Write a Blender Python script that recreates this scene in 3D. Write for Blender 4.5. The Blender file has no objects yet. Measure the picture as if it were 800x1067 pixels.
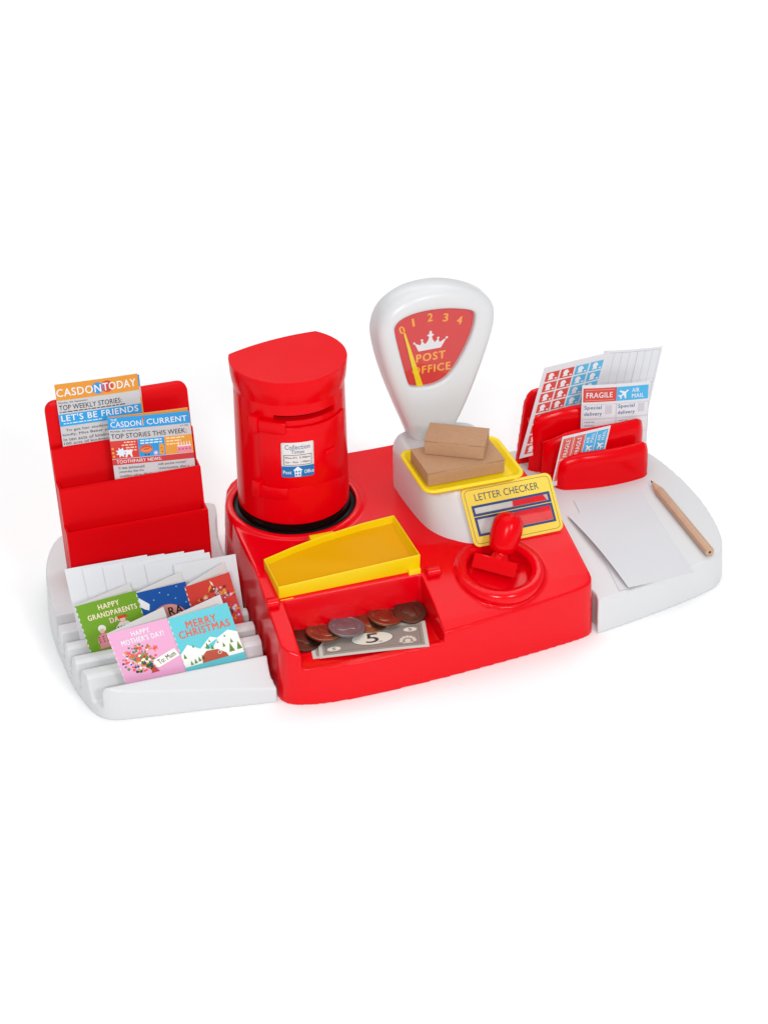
import bpy, bmesh, math, random
from math import sin, cos, pi, radians, sqrt
from mathutils import Vector, Matrix
random.seed(7)
S = 0.01                       # everything below is written in centimetres
scn = bpy.context.scene
COL = scn.collection

# ------------------------------------------------------------------ camera
cam = bpy.data.cameras.new('camera'); camo = bpy.data.objects.new('camera', cam); COL.objects.link(camo)
cam.sensor_fit = 'HORIZONTAL'; cam.sensor_width = 36.0; cam.lens = 81.0
cam.clip_start = 0.01; cam.clip_end = 60.0
right = Vector((0.94664926, -0.3222657, 0.0)); up = Vector((0.17551848, 0.51558214, 0.83867057)); fwd = Vector((0.27027475, 0.79392687, -0.54463904))
M = Matrix.Identity(4)
for i in range(3):
    M[i][0] = right[i]; M[i][1] = up[i]; M[i][2] = -fwd[i]
M[0][3], M[1][3], M[2][3] = -38.1705*S, -98.1369*S, 82.7149*S
camo.matrix_world = M
scn.camera = camo

# ------------------------------------------------------------------ world, lamps, exposure
w = bpy.data.worlds.new('World'); scn.world = w; w.use_nodes = True
bg = w.node_tree.nodes['Background']; bg.inputs[0].default_value = (0.97, 0.985, 1.0, 1); bg.inputs[1].default_value = 0.42
def lamp(name, loc, target, sx, sy, power, col=(1, 1, 1)):
    l = bpy.data.lights.new(name, 'AREA'); l.shape = 'RECTANGLE'; l.size = sx; l.size_y = sy; l.energy = power; l.color = col
    o = bpy.data.objects.new(name, l); COL.objects.link(o); o.location = loc
    o.rotation_euler = (Vector(target)-Vector(loc)).to_track_quat('-Z', 'Y').to_euler()
lamp('overhead_softbox', (0.0, 0.25, 1.9), (0, 0.1, 0), 1.8, 1.5, 12)
lamp('front_softbox', (-0.70, -1.7, 1.30), (0, 0.05, 0.05), 0.5, 0.4, 19.5)
lamp('side_softbox', (0.50, -1.8, 1.35), (0.05, 0.05, 0.05), 0.42, 0.36, 12.5)
lamp('rear_floor_fill', (0.3, 2.3, 1.9), (0.5, 2.5, 0), 3.8, 1.3, 38)  # added lamp, only there to whiten the floor behind the toy
scn.view_settings.view_transform = 'Standard'; scn.view_settings.look = 'None'
scn.view_settings.exposure = 0.0; scn.view_settings.gamma = 1.0

# ------------------------------------------------------------------ materials
def lin(h):
    h = h.lstrip('#'); out = []
    for i in (0, 2, 4):
        c = int(h[i:i+2], 16)/255
        out.append(c/12.92 if c <= .04045 else ((c+.055)/1.055)**2.4)
    return (*out, 1)
MATS = {}
def mat(name, color, rough=.5, spec=.5, metal=0.0, bump=0.0, bscale=300, var=0.0, vscale=40, coat=0.0):
    if name in MATS: return MATS[name]
    m = bpy.data.materials.new(name); m.use_nodes = True; nt = m.node_tree; b = nt.nodes['Principled BSDF']
    c = lin(color) if isinstance(color, str) else (*color, 1)
    b.inputs['Base Color'].default_value = c; b.inputs['Roughness'].default_value = rough
    b.inputs['Specular IOR Level'].default_value = spec; b.inputs['Metallic'].default_value = metal
    b.inputs['Coat Weight'].default_value = coat; b.inputs['Coat Roughness'].default_value = .1
    tc = nt.nodes.new('ShaderNodeTexCoord')
    if bump:
        n = nt.nodes.new('ShaderNodeTexNoise'); n.inputs['Scale'].default_value = bscale; n.inputs['Detail'].default_value = 4
        nt.links.new(tc.outputs['Object'], n.inputs['Vector'])
        bp = nt.nodes.new('ShaderNodeBump'); bp.inputs['Strength'].default_value = bump; bp.inputs['Distance'].default_value = .0005
        nt.links.new(n.outputs['Fac'], bp.inputs['Height']); nt.links.new(bp.outputs['Normal'], b.inputs['Normal'])
    if var:
        n = nt.nodes.new('ShaderNodeTexNoise'); n.inputs['Scale'].default_value = vscale; n.inputs['Detail'].default_value = 6
        nt.links.new(tc.outputs['Object'], n.inputs['Vector'])
        mx = nt.nodes.new('ShaderNodeMix'); mx.data_type = 'RGBA'
        mx.inputs[6].default_value = tuple(x*(1-var) for x in c[:3])+(1,); mx.inputs[7].default_value = tuple(min(1, x*(1+var)) for x in c[:3])+(1,)
        nt.links.new(n.outputs['Fac'], mx.inputs[0]); nt.links.new(mx.outputs[2], b.inputs['Base Color'])
    if 'plastic' in name:
        n = nt.nodes.new('ShaderNodeTexNoise'); n.inputs['Scale'].default_value = 55; n.inputs['Detail'].default_value = 7
        nt.links.new(tc.outputs['Object'], n.inputs['Vector'])
        r = nt.nodes.new('ShaderNodeMapRange'); r.inputs[1].default_value = .3; r.inputs[2].default_value = .7
        r.inputs[3].default_value = max(.05, rough-.015); r.inputs[4].default_value = rough+.025
        nt.links.new(n.outputs['Fac'], r.inputs[0]); nt.links.new(r.outputs[0], b.inputs['Roughness'])
    MATS[name] = m
    return m
RED = mat('red_plastic', (0.76, 0.0, 0.006), .17, .26, bump=.06, bscale=90)
REDM = mat('red_plastic_satin', (0.68, 0.0, 0.003), .38, .12, bump=.06, bscale=120)
REDP = mat('red_plastic_bright', (0.74, 0.0, 0.004), .20, .13, bump=.04, bscale=90)
WHITE = mat('white_plastic', (0.65, 0.655, 0.665), .30, .40, bump=.05, bscale=80)
YEL = mat('yellow_plastic', (0.86, 0.62, 0.0), .35, .45, bump=.05, bscale=90)
LIDM = mat('yellow_thin_plastic', (0.86, 0.45, 0.0), .4, .1, bump=.05, bscale=90)  # lid floor: shade and red light through the plastic put into the orange
_n = LIDM.node_tree; _t = _n.nodes.new('ShaderNodeBsdfTranslucent'); _t.inputs[0].default_value = (0.86, 0.45, 0.0, 1); _m = _n.nodes.new('ShaderNodeMixShader'); _m.inputs[0].default_value = .22
_n.links.new(_n.nodes['Principled BSDF'].outputs[0], _m.inputs[1]); _n.links.new(_t.outputs[0], _m.inputs[2]); _n.links.new(_m.outputs[0], _n.nodes['Material Output'].inputs[0])
BLACK = mat('black_rubber', (0.003, 0.002, 0.002), .25, .12)
SLOTSHADE = mat('slot_shade_red', (0.10, 0.0, 0.004), .6, .2)  # darkened red, painted shade for the slot's inside
PAPER = mat('white_paper', (0.70, 0.705, 0.73), .75, .2, bump=.1, bscale=500, var=.02)
PAPERB = mat('blank_paper', (0.62, 0.627, 0.65), .75, .2, bump=.15, bscale=300, var=.02, vscale=25)
CARDB = mat('card_back', (0.71, 0.70, 0.69), .7, .2, bump=.1, bscale=400, var=.02)
NEWS = mat('newsprint', (0.56, 0.55, 0.56), .8, .2, bump=.1, bscale=400, var=.08, vscale=60)
KRAFT = mat('kraft_card', (0.47, 0.27, 0.155), .75, .2, bump=.25, bscale=700, var=.10, vscale=350)
KRAFTD = mat('kraft_seam', (0.12, 0.06, 0.03), .8, .1)
FLOORM = mat('white_sweep', (0.96, 0.96, 0.96), .8, .1, bump=.02, bscale=20)
INK = mat('ink_black', '1c1a20', .7, .2)
INKW = mat('ink_white', (0.78, 0.78, 0.80), .6, .3)
def ink(h): return mat('ink_'+h, h, .5, .3)

# ------------------------------------------------------------------ object helpers
def wloc(p):
    v = Vector((0, 0, 0))
    while p is not None:
        v += p.location; p = p.parent
    return v
def link_mesh(name, me, parent=None, smooth=False, origin=None):
    o = bpy.data.objects.new(name, me); COL.objects.link(o)
    if parent is not None: o.parent = parent
    if smooth:
        for p in me.polygons: p.use_smooth = True
    return o
def tag(o, label=None, cat=None, group=None, kind=None):
    if label: o['label'] = label
    if cat: o['category'] = cat
    if group: o['group'] = group
    if kind: o['kind'] = kind
    return o
def thing(name, label, cat, loc=(0, 0, 0), group=None):
    o = bpy.data.objects.new(name, None); COL.objects.link(o); o.location = Vector(loc)*S
    o.empty_display_size = .02
    return tag(o, label, cat, group)
def from_bm(name, bm, mats, parent=None, smooth=True, angle=35, scale=S, local=False):
    """link a bmesh written in world centimetres as one object"""
    off = Vector((0, 0, 0)) if local else wloc(parent)
    bmesh.ops.recalc_face_normals(bm, faces=bm.faces)
    for v in bm.verts: v.co = v.co*scale-off
    me = bpy.data.meshes.new(name); bm.to_mesh(me); bm.free()
    for m in (mats if isinstance(mats, (list, tuple)) else [mats]): me.materials.append(m)
    o = link_mesh(name, me, parent)
    if smooth:
        for p in me.polygons: p.use_smooth = True
        me.set_sharp_from_angle(angle=radians(angle))
    return o
def loft(bm, loops, cap0=True, cap1=True, mi=0, closed=True):
    vs = [[bm.verts.new(p) for p in l] for l in loops]
    n = len(loops[0])
    for a, b in zip(vs[:-1], vs[1:]):
        for i in range(n if closed else n-1):
            j = (i+1) % n
            f = bm.faces.new((a[i], a[j], b[j], b[i])); f.material_index = mi
    if cap0: bm.faces.new(list(reversed(vs[0]))).material_index = mi
    if cap1: bm.faces.new(vs[-1]).material_index = mi
    return vs
def box(bm, x0, y0, z0, x1, y1, z1, mi=0):
    return loft(bm, [[(x0, y0, z), (x1, y0, z), (x1, y1, z), (x0, y1, z)] for z in (z0, z1)], mi=mi)
def rrect(x0, y0, x1, y1, r, n=5):
    pts = []
    for cx, cy, a in ((x1-r, y0+r, -90), (x1-r, y1-r, 0), (x0+r, y1-r, 90), (x0+r, y0+r, 180)):
        for i in range(n+1):
            t = radians(a+90*i/n); pts.append((cx+r*cos(t), cy+r*sin(t)))
    return pts
def circle(cx, cy, r, n=64, a0=0.0): return [(cx+r*cos(a0+2*pi*i/n), cy+r*sin(a0+2*pi*i/n)) for i in range(n)]
def lathe(bm, cx, cy, prof, n=64, mi=0, cap0=True, cap1=True):
    loft(bm, [[(cx+r*cos(2*pi*i/n), cy+r*sin(2*pi*i/n), z) for i in range(n)] for r, z in prof], cap0, cap1, mi)
def chaikin(p, k=2):
    for _ in range(k):
        q = []
        for i in range(len(p)):
            a = Vector(p[i]); b = Vector(p[(i+1) % len(p)])
            q += [tuple(a*.75+b*.25), tuple(a*.25+b*.75)]
        p = q
    return p
def offset_poly(p, d):
    """move a counter-clockwise 2-D outline inwards by d"""
    out = []; n = len(p)
    for i in range(n):
        a = Vector(p[i-1]); b = Vector(p[i]); c = Vector(p[(i+1) % n])
        e1 = (b-a).normalized(); e2 = (c-b).normalized()
        nn = Vector((-e1.y-e2.y, e1.x+e2.x))
        if nn.length < 1e-6: nn = Vector((-e1.y, e1.x))
        nn.normalize(); out.append(tuple(b+nn*d))
    return out
def tmp(bm):
    bmesh.ops.recalc_face_normals(bm, faces=bm.faces)
    me = bpy.data.meshes.new('tmp'); bm.to_mesh(me); bm.free()
    o = bpy.data.objects.new('tmp', me); COL.objects.link(o); return o
def mould(name, base, ops, material, parent=None, voxel=.11, smooth=8, angle=180):
    """boolean a base solid with others, then soften the edges like moulded plastic"""
    o = tmp(base); trash = [o]
    for kind, b in ops:
        c = tmp(b); trash.append(c)
        m = o.modifiers.new('b', 'BOOLEAN'); m.operation = kind; m.object = c; m.solver = 'EXACT'
    if voxel:
        r = o.modifiers.new('r', 'REMESH'); r.mode = 'VOXEL'; r.voxel_size = voxel; r.adaptivity = 0
        s = o.modifiers.new('s', 'SMOOTH'); s.factor = .5; s.iterations = smooth
    dg = bpy.context.evaluated_depsgraph_get(); dg.update()
    me = bpy.data.meshes.new_from_object(o.evaluated_get(dg))
    for t in trash:
        d = t.data; bpy.data.objects.remove(t); bpy.data.meshes.remove(d)
    off = wloc(parent); me.name = name
    me.transform(Matrix.Translation(-off) @ Matrix.Scale(S, 4))
    me.materials.clear(); me.materials.append(material)
    ob = link_mesh(name, me, parent, smooth=True)
    if angle < 180: me.set_sharp_from_angle(angle=radians(angle))
    return ob

# ---- printed sheets: one mesh holding the sheet and its printing as layers a hair apart
TXT = {}
def text_mesh(s, bold):
    k = (s, bold)
    if k in TXT: return TXT[k]
    cu = bpy.data.curves.new('t', 'FONT'); cu.body = s; cu.offset = .0; cu.space_character = 1.0+bold*2.5; cu.resolution_u = 3; cu.fill_mode = 'FRONT'
    o = bpy.data.objects.new('t', cu); COL.objects.link(o)
    dg = bpy.context.evaluated_depsgraph_get(); dg.update()
    me = bpy.data.meshes.new_from_object(o.evaluated_get(dg))
    vs = [(v.co.x, v.co.y) for v in me.vertices]; fs = [tuple(p.vertices) for p in me.polygons]
    bpy.data.objects.remove(o); bpy.data.curves.remove(cu); bpy.data.meshes.remove(me)
    x0 = min(v[0] for v in vs); x1 = max(v[0] for v in vs); y0 = min(v[1] for v in vs); y1 = max(v[1] for v in vs)
    TXT[k] = ([((x-x0)/max(1e-6, x1-x0), (y-y0)/max(1e-6, y1-y0)) for x, y in vs], fs, (x1-x0)/max(1e-6, y1-y0))
    return TXT[k]
class Sheet:
    def __init__(s, outline, material, th=.03, back=None):
        s.mats = []; s.items = []; s.th = th; s.outline = outline
        s.base = s.mi(material); s.backm = s.mi(back) if back else s.base
    def mi(s, m):
        if isinstance(m, str): m = ink(m)
        if m not in s.mats: s.mats.append(m)
        return s.mats.index(m)
    def poly(s, pts, m, layer=1): s.items.append((list(pts), [tuple(range(len(pts)))], s.mi(m), layer)); return s
    def rect(s, u0, v0, u1, v1, m, layer=1): return s.poly([(u0, v0), (u1, v0), (u1, v1), (u0, v1)], m, layer)
    def disc(s, cu, cv, r, m, layer=1, rv=None, n=20):
        rv = rv or r
        return s.poly([(cu+r*cos(2*pi*i/n), cv+rv*sin(2*pi*i/n)) for i in range(n)], m, layer)
    def frame(s, u0, v0, u1, v1, t, m, layer=1):
        s.rect(u0, v0, u1, v0+t, m, layer); s.rect(u0, v1-t, u1, v1, m, layer)
        s.rect(u0, v0+t, u0+t, v1-t, m, layer); return s.rect(u1-t, v0+t, u1, v1-t, m, layer)
    def text(s, t, u, v, w, h, m, layer=2, bold=.02, rot=0, arc=0):
        """the words fill the box w x h whose lower left corner is (u, v), turned by rot degrees"""
        vs, fs, _ = text_mesh(t, bold); c, sn = cos(radians(rot)), sin(radians(rot)); out = []
        for x, y in vs:
            a, b = x*w, y*h
            if arc: b += arc*4*x*(1-x)
            out.append((u+a*c-b*sn, v+a*sn+b*c))
        # heavier lettering: the same strokes laid down again a hair to each side
        d = bold*h*.55 if bold >= .012 else 0
        for i_, (du, dv) in enumerate(((0, 0), (-d, 0), (d, 0), (0, -d*.6), (0, d*.6)) if d else ((0, 0),)):
            n_ = 5 if any(c_ in 'MWmw' for c_ in t) else 1      # these glyphs overlap themselves: part their faces
            for k_ in range(n_):
                s.items.append(([(p+du, q+dv) for p, q in out], fs[k_::n_], s.mi(m), layer+.5*i_/5+.1*k_/5))
        return s
    def lines(s, u0, v0, u1, v1, n, m, layer=2, fill=.45):
        """small print: rows of word-sized marks"""
        step = (v1-v0)/n
        for i in range(n):
            v = v1-(i+1)*step; u = u0; end = u1-random.random()*.12*(u1-u0)
            while u < end:
                wl = min(random.uniform(.12, .42), end-u); s.rect(u, v+step*.25, u+wl, v+step*(.25+fill), m, layer); u += wl+.07
        return s
    def build(s, name, fn, parent=None, maxlen=None, smooth=False, sub=None):
        bm = bmesh.new(); h0 = s.th
        def split(verts, faces, mi, z):
            vv = [bm.verts.new((x, y, z)) for x, y in verts]; out = []
            for f in faces:
                try: g = bm.faces.new([vv[i] for i in f]); g.material_index = mi; out.append(g)
                except ValueError: pass
            return out
        n = len(s.outline)
        top = split(s.outline, [tuple(range(n))], s.base, h0)
        bot = split(s.outline, [tuple(reversed(range(n)))], s.backm, 0)
        if top and bot:
            tv = list(top[0].verts); bv = list(bot[0].verts)[::-1]
            for i in range(n):
                j = (i+1) % n
                bm.faces.new((bv[i], bv[j], tv[j], tv[i])).material_index = s.base
        for vs, fs, mi, layer in s.items: split(vs, fs, mi, h0+.006*layer)
        bmesh.ops.delete(bm, geom=[v for v in bm.verts if not v.link_faces], context='VERTS')
        if maxlen:
            bmesh.ops.triangulate(bm, faces=[f for f in bm.faces if len(f.verts) > 4])
            for _ in range(8):
                es = [e for e in bm.edges if e.calc_length() > maxlen]
                if not es: break
                bmesh.ops.subdivide_edges(bm, edges=es, cuts=1, use_grid_fill=True)
                bmesh.ops.triangulate(bm, faces=[f for f in bm.faces if len(f.verts) > 4])
        off = wloc(parent)
        for v in bm.verts: v.co = Vector(fn(v.co.x, v.co.y, v.co.z))*S-off
        me = bpy.data.meshes.new(name); bm.to_mesh(me); bm.free()
        for m in s.mats: me.materials.append(m)
        return link_mesh(name, me, parent, smooth)
def affine(bl, br, tl, w, h):
    """map sheet coordinates (0..w, 0..h, height) on the parallelogram given by three corners"""
    P = Vector(bl); U = (Vector(br)-P)/w; V = (Vector(tl)-P)/h; N = U.cross(V).normalized()
    return lambda u, v, z: P+U*u+V*v+N*z
def plane_map(p, yaw, k, ang=0):
    """standing sheet: foot p, turned by yaw, leaning back k per unit height, tilted in its plane by ang degrees"""
    P = Vector(p); U0 = Vector((cos(radians(yaw)), sin(radians(yaw)), 0)); B = Vector((-U0.y, U0.x, 0))
    V0 = (B*k+Vector((0, 0, 1))).normalized(); a = radians(ang)
    U = U0*cos(a)+V0*sin(a); V = -U0*sin(a)+V0*cos(a); N = U.cross(V)
    return lambda u, v, z: P+U*u+V*v+N*z
def R(w, h): return [(0, 0), (w, 0), (w, h), (0, h)]

# ================================================================== the setting
bm = bmesh.new(); bmesh.ops.create_grid(bm, x_segments=8, y_segments=8, size=900)
fl = from_bm('floor', bm, FLOORM, smooth=False); tag(fl, kind='structure')

# ================================================================== the counter
counter = thing('toy_counter', 'long low red and white plastic toy counter that carries all the other pieces', 'toy counter')
front = [(-13, .9), (-12.85, .1), (-12.3, -.55), (-10.5, -1.15), (-8, -1.38), (-5.2, -1.4), (-1, -1.25), (2.7, -1.0), (7, -.65), (11.2, -.15), (12.4, .1), (12.9, .55), (13, 1.2)]
back = [(13, 16), (12.7, 20), (11.8, 22.3), (10.5, 23.0), (3.4, 22.4), (-3, 22.4), (-9.6, 22.0), (-11.2, 21.3), (-12.4, 19.4), (-12.95, 16)]
outline = chaikin(front+back, 1)
def scaled(p, k, c): return [(c[0]+(x-c[0])*k, c[1]+(y-c[1])*k) for x, y in p]
b0 = bmesh.new()
loft(b0, [[(x, y, z) for x, y in scaled(outline, k, (0, 11))] for z, k in ((0, 1.0), (8.2, .965))])
prof = [(-4, -1), (-4, 1.5), (-1.7, 3.4), (-1.05, 4.1), (0, 4.75), (1.3, 5.3), (4, 6.1), (6.8, 6.88), (8.2, 7.0), (30, 7.0), (30, -1)]
b1 = bmesh.new(); loft(b1, [[(x, y, z) for y, z in prof] for x in (-20, 20)])
tray = [(-4, 3.25), (-.55, 3.25), (-.4, 2.95), (3.95, 2.95), (4.2, 6.0), (4.2, 11), (-4, 11)]
b2 = bmesh.new(); loft(b2, [[(x, y, z) for y, z in tray] for x in (-11.35, -.3)])
b3 = bmesh.new(); lathe(b3, -7, 15.95, [(5.75, 5), (5.65, 7.0), (5.45, 7.22), (5.2, 7.25)])
b4 = bmesh.new(); lathe(b4, -7, 15.95, [(4.97, 6.6), (4.97, 9)])
b5 = bmesh.new(); lathe(b5, 5.75, 3.15, [(3.1, 3.4), (3.2, 4.6), (3.4, 5.2), (3.56, 5.55), (3.6, 5.8), (3.53, 6.06), (3.34, 6.27), (3.1, 6.35), (2.85, 6.31), (2.7, 6.2)])
b6 = bmesh.new(); lathe(b6, 5.75, 3.15, [(2.35, 5.2), (2.5, 5.5), (2.6, 9)])
for b in (b5, b6):
    rm = Matrix.Translation((5.75, 3.15, 6)) @ Matrix.Rotation(radians(7), 4, 'X') @ Matrix.Translation((-5.75, -3.15, -6))
    for v in b.verts: v.co = rm @ v.co
mould('counter_body', b0, [('INTERSECT', b1), ('DIFFERENCE', b2), ('UNION', b3), ('DIFFERENCE', b4), ('UNION', b5), ('DIFFERENCE', b6)], RED, counter, .09, 10)
for x0, x1 in ((-12.75, -11.75), (.05, 1.15)):
    bm = bmesh.new()
    loft(bm, [[(x, 4.0+.42*r*cos(2*pi*i/20), 6.35+.42*r*sin(2*pi*i/20)) for i in range(20)] for x, r in ((x0, .8), (x0+.1, 1), (x1-.1, 1), (x1, .8))])
    from_bm('hinge_pin', bm, RED, counter)
# wings
rw = [(13.12, .1), (14.5, .3), (16.6, .68), (20.4, 1.42), (24.2, 2.4), (25.6, 3.15), (26.6, 4.5), (27.3, 6.6), (27.9, 10), (28.1, 13.5), (27.7, 18), (26.9, 21), (25.8, 22.9), (23.8, 24.0), (18, 24.4), (12.0, 24.3), (11.95, 22.6), (12.8, 20.2), (13.12, 16)]
rw = [rw[0]]+chaikin(rw, 2)[2:]
bm = bmesh.new(); loft(bm, [[(13.1+(x-13.1)*k, 11+(y-11)*k2, z) for x, y in rw] for z, k, k2 in ((0, 1, 1), (3.0, .985, .97))])
mould('desk_wing', bm, [], WHITE, counter, .12, 9)
lw = [(-13.12, .1), (-14.5, .3), (-16.6, .65), (-20.2, 1.15), (-23.5, 1.62), (-25.4, 1.95), (-26.4, 2.9), (-27.0, 4.9), (-27.45, 7.2), (-27.65, 10), (-27.85, 13.5), (-27.5, 18), (-26.7, 21), (-25.6, 22.9), (-23.6, 24.0), (-18, 24.4), (-12.0, 24.3), (-11.95, 22.6), (-12.8, 20.2), (-13.12, 16)]
lw = ([lw[0]]+chaikin(lw, 2)[2:])[::-1]
bm = bmesh.new(); loft(bm, [[(-13.1+(x+13.1)*k, 11+(y-11)*k2, z) for x, y in lw] for z, k, k2 in ((0, 1, 1), (4.5, .985, .985))])
yz = [(-2, -1), (-2, .7), (.05, 1.2), (.7, 1.65), (1.2, 2.02), (1.8, 2.5), (2.15, 2.82), (2.38, 2.92), (2.5, 2.7), (2.56, 1.0), (3.35, .95), (4.0, 2.7), (4.2, 2.92), (5.0, 2.95), (5.15, 2.7), (5.25, 1.0), (5.8, 1.0), (6.0, 2.7), (6.2, 2.92), (6.85, 2.95), (7.0, 2.7), (7.08, 1.0), (7.8, 1.0), (8.0, 2.7), (8.2, 2.9), (8.7, 2.92), (8.85, 2.7), (8.95, 1.0), (9.9, 1.0), (10.1, 2.8), (11, 3.0), (11.2, 1), (11.9, 1), (12.1, 3.1), (13, 3.3), (27, 3.3), (27, -1)]
b1 = bmesh.new(); loft(b1, [[(x, y, z) for y, z in yz] for x in (-40, -5)])
mould('card_wing', bm, [('INTERSECT', b1)], WHITE, counter, .10, 6)
# yellow cash lid, swung open and lying on the deck
lid_o = [(-11.6, 4.5, 7.3), (-.25, 4.6, 7.72), (-.45, 10.2, 7.95), (-3.2, 9.95, 7.93), (-6.7, 9.3, 7.9), (-9.4, 8.55, 7.88), (-11.85, 7.7, 7.85)]
def lid_loop(d, dz):
    o = offset_poly([(x, y) for x, y, z in lid_o], d); return [(o[i][0], o[i][1], lid_o[i][2]+dz) for i in range(len(lid_o))]
def lid_bottom(d):
    o = offset_poly([(x, y) for x, y, z in lid_o], d); h = [5.75, 6.15, 7.05, 7.05, 7.05, 7.05, 6.95]; return [(o[i][0], o[i][1], h[i]) for i in range(len(lid_o))]
bm = bmesh.new()
fl_ = [(x, y, 6.62+max(0, min(1, (y-4.5)/3.2))*.68) for x, y, z in lid_bottom(.13)]
lv = loft(bm, [lid_bottom(.03), lid_loop(0, -.06), lid_loop(.03, 0), lid_loop(.10, 0), lid_loop(.13, -.06), fl_])
for x0, x1, z in ((-11.55, -10.5, 5.6), (-1.25, -.3, 6.0)): box(bm, x0, 4.3, z-.35, x1, 4.95, z+.6)
box(bm, -7.6, 9.3, 7.1, -5.6, 9.85, 7.75)
bmesh.ops.bevel(bm, geom=[e for e in bm.edges if e.calc_length() > .5], offset=.04, segments=2, affect='EDGES', profile=.5, clamp_overlap=True)
lid = from_bm('cash_lid', bm, [YEL, LIDM], counter, angle=40)
for p in lid.data.polygons:
    if len(p.vertices) >= 6 and p.area > .002: p.material_index = 1

# ================================================================== post box
pb = thing('post_box', 'tall red toy post box with flat lid, mail slot and collection notice', 'post box', (-7, 16.2, 6.6))
def dshape(cx, cy, r, rot=6, n=72, back=2.75, bulge=.75):
    pts = []; a0 = math.asin(back/r)
    for i in range(n):
        t = pi-a0 + (pi+2*a0)*i/(n-1); pts.append((r*cos(t), r*sin(t)))
    xe = r*cos(a0)
    for i in range(1, 14):
        t = i/14; pts.append((xe-2*xe*t, back+bulge*4*t*(1-t)))
    c, s = cos(radians(rot)), sin(radians(rot))
    return [(cx+x*c-y*s, cy+x*s+y*c) for x, y in pts]
def dl(z, r, cy, back=2.42, rot=12, bulge=.42): return [(x, y, z) for x, y in dshape(-7, cy, r, rot, back=back, bulge=bulge)]
b0 = bmesh.new(); loft(b0, [dl(7.62, 4.42, 16.1), dl(7.75, 4.5, 16.1), dl(12, 4.45, 16.27), dl(18.9, 4.34, 16.5)])
def arcbox(bm, a0, a1, z0, z1, r0, r1, cy=16.35, n=14, cx=-7):
    loft(bm, [[(cx+r*cos(radians(a)), cy+r*sin(radians(a)), z) for r, z in ((r0, z0), (r1, z0), (r1, z1), (r0, z1))] for a in [a0+(a1-a0)*i/n for i in range(n+1)]])
bs = bmesh.new(); arcbox(bs, -122, -54, 16.85, 17.3, 3.7, 5.2, 16.45)
body = mould('body', b0, [('DIFFERENCE', bs)], REDP, pb, None, angle=30)
bm = bmesh.new(); arcbox(bm, -122.5, -53.5, 16.78, 17.37, 3.6, 3.72, 16.45); from_bm('slot_shade', bm, SLOTSHADE, pb)  # dark strip behind the opening stands in for the shade within
bm = bmesh.new()
loft(bm, [dl(17.9, 4.345, 16.49), dl(18.1, 4.37, 16.49), dl(18.3, 4.41, 16.5), dl(18.6, 4.48, 16.5), dl(19.1, 4.54, 16.5), dl(20.1, 4.60, 16.5), dl(20.17, 4.58, 16.5), dl(20.2, 4.53, 16.5, 2.47)])
from_bm('cap', bm, REDP, pb, angle=28)
bm = bmesh.new(); lathe(bm, -7, 15.95, [(4.92, 6.62), (4.92, 7.0), (4.8, 7.06), (4.6, 7.12), (4.5, 7.6), (4.2, 7.66)], 96); from_bm('base_ring', bm, BLACK, pb)
bm = bmesh.new()
arcbox(bm, -139, -37, 10.3, 16.35, 4.3, 4.53, 16.3, 40)
bmesh.ops.bevel(bm, geom=list(bm.edges), offset=.05, segments=2, affect='EDGES', profile=.5, clamp_overlap=True)
door = from_bm('door', bm, REDP, pb, angle=50)
for z in (16.45, 10.6):
    bm = bmesh.new()
    arcbox(bm, -146, -137, z-.75, z+.75, 4.2, 4.95, 16.3, 4)
    arcbox(bm, -137.5, -110, z-.55, z+.45, 4.3, 4.78, 16.3, 10)
    bmesh.ops.bevel(bm, geom=list(bm.edges), offset=.12, segments=3, affect='EDGES', profile=.5, clamp_overlap=True)
    from_bm('hinge', bm, REDP, door, angle=60)
bm = bmesh.new(); arcbox(bm, -71, -57, 13.4, 13.85, 4.4, 4.74, 16.3, 6)
bmesh.ops.bevel(bm, geom=list(bm.edges), offset=.12, segments=3, affect='EDGES', profile=.5, clamp_overlap=True)
from_bm('latch', bm, REDP, door, angle=60)
s = Sheet(rrect(0, 0, 2.5, 3.1, .14, 4), mat('notice_white', (.74, .72, .72), .45, .4), .02)
s.poly([(0.0, .14), (.04, .04), (.14, 0), (2.36, 0), (2.46, .04), (2.5, .14), (2.5, 1.0), (0, 1.0)], '0f6fb0', 1)
s.text('Collection', .3, 2.50, 1.9, .42, '5a6a8c', 2, .015).text('Times', .75, 2.13, 1.0, .32, '5a6a8c', 2, .015)
s.frame(.18, 1.08, 2.32, 2.02, .05, '6a5a60', 2)
s.text('Mon-Fri  5.30pm', .32, 1.62, 1.85, .24, '3a3038', 2, .03).text('Sat - 9am  1.00pm', .32, 1.24, 1.85, .22, '3a3038', 2, .03)
s.text('Post', .12, .30, .62, .32, INKW, 2, .04).text('Office', 1.72, .30, .74, .32, INKW, 2, .04)
s.poly([(.86, .62), (1.2, .96), (1.24, .96), (1.6, .62), (1.5, .6), (1.46, .06), (1.0, .06), (.96, .6)], 'dfeaf6', 2)
for q in ((1.05, .42), (1.27, .42), (1.05, .15), (1.27, .15)): s.rect(q[0], q[1], q[0]+.13, q[1]+.16, '0f6fb0', 3)
s.build('collection_notice', lambda u, v, z: (-7+(4.545+z)*cos(radians(-99.5+(u-1.25)*12.9)), 16.30+(4.545+z)*sin(radians(-99.5+(u-1.25)*12.9)), 12.0+v), door, .35, True)

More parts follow.
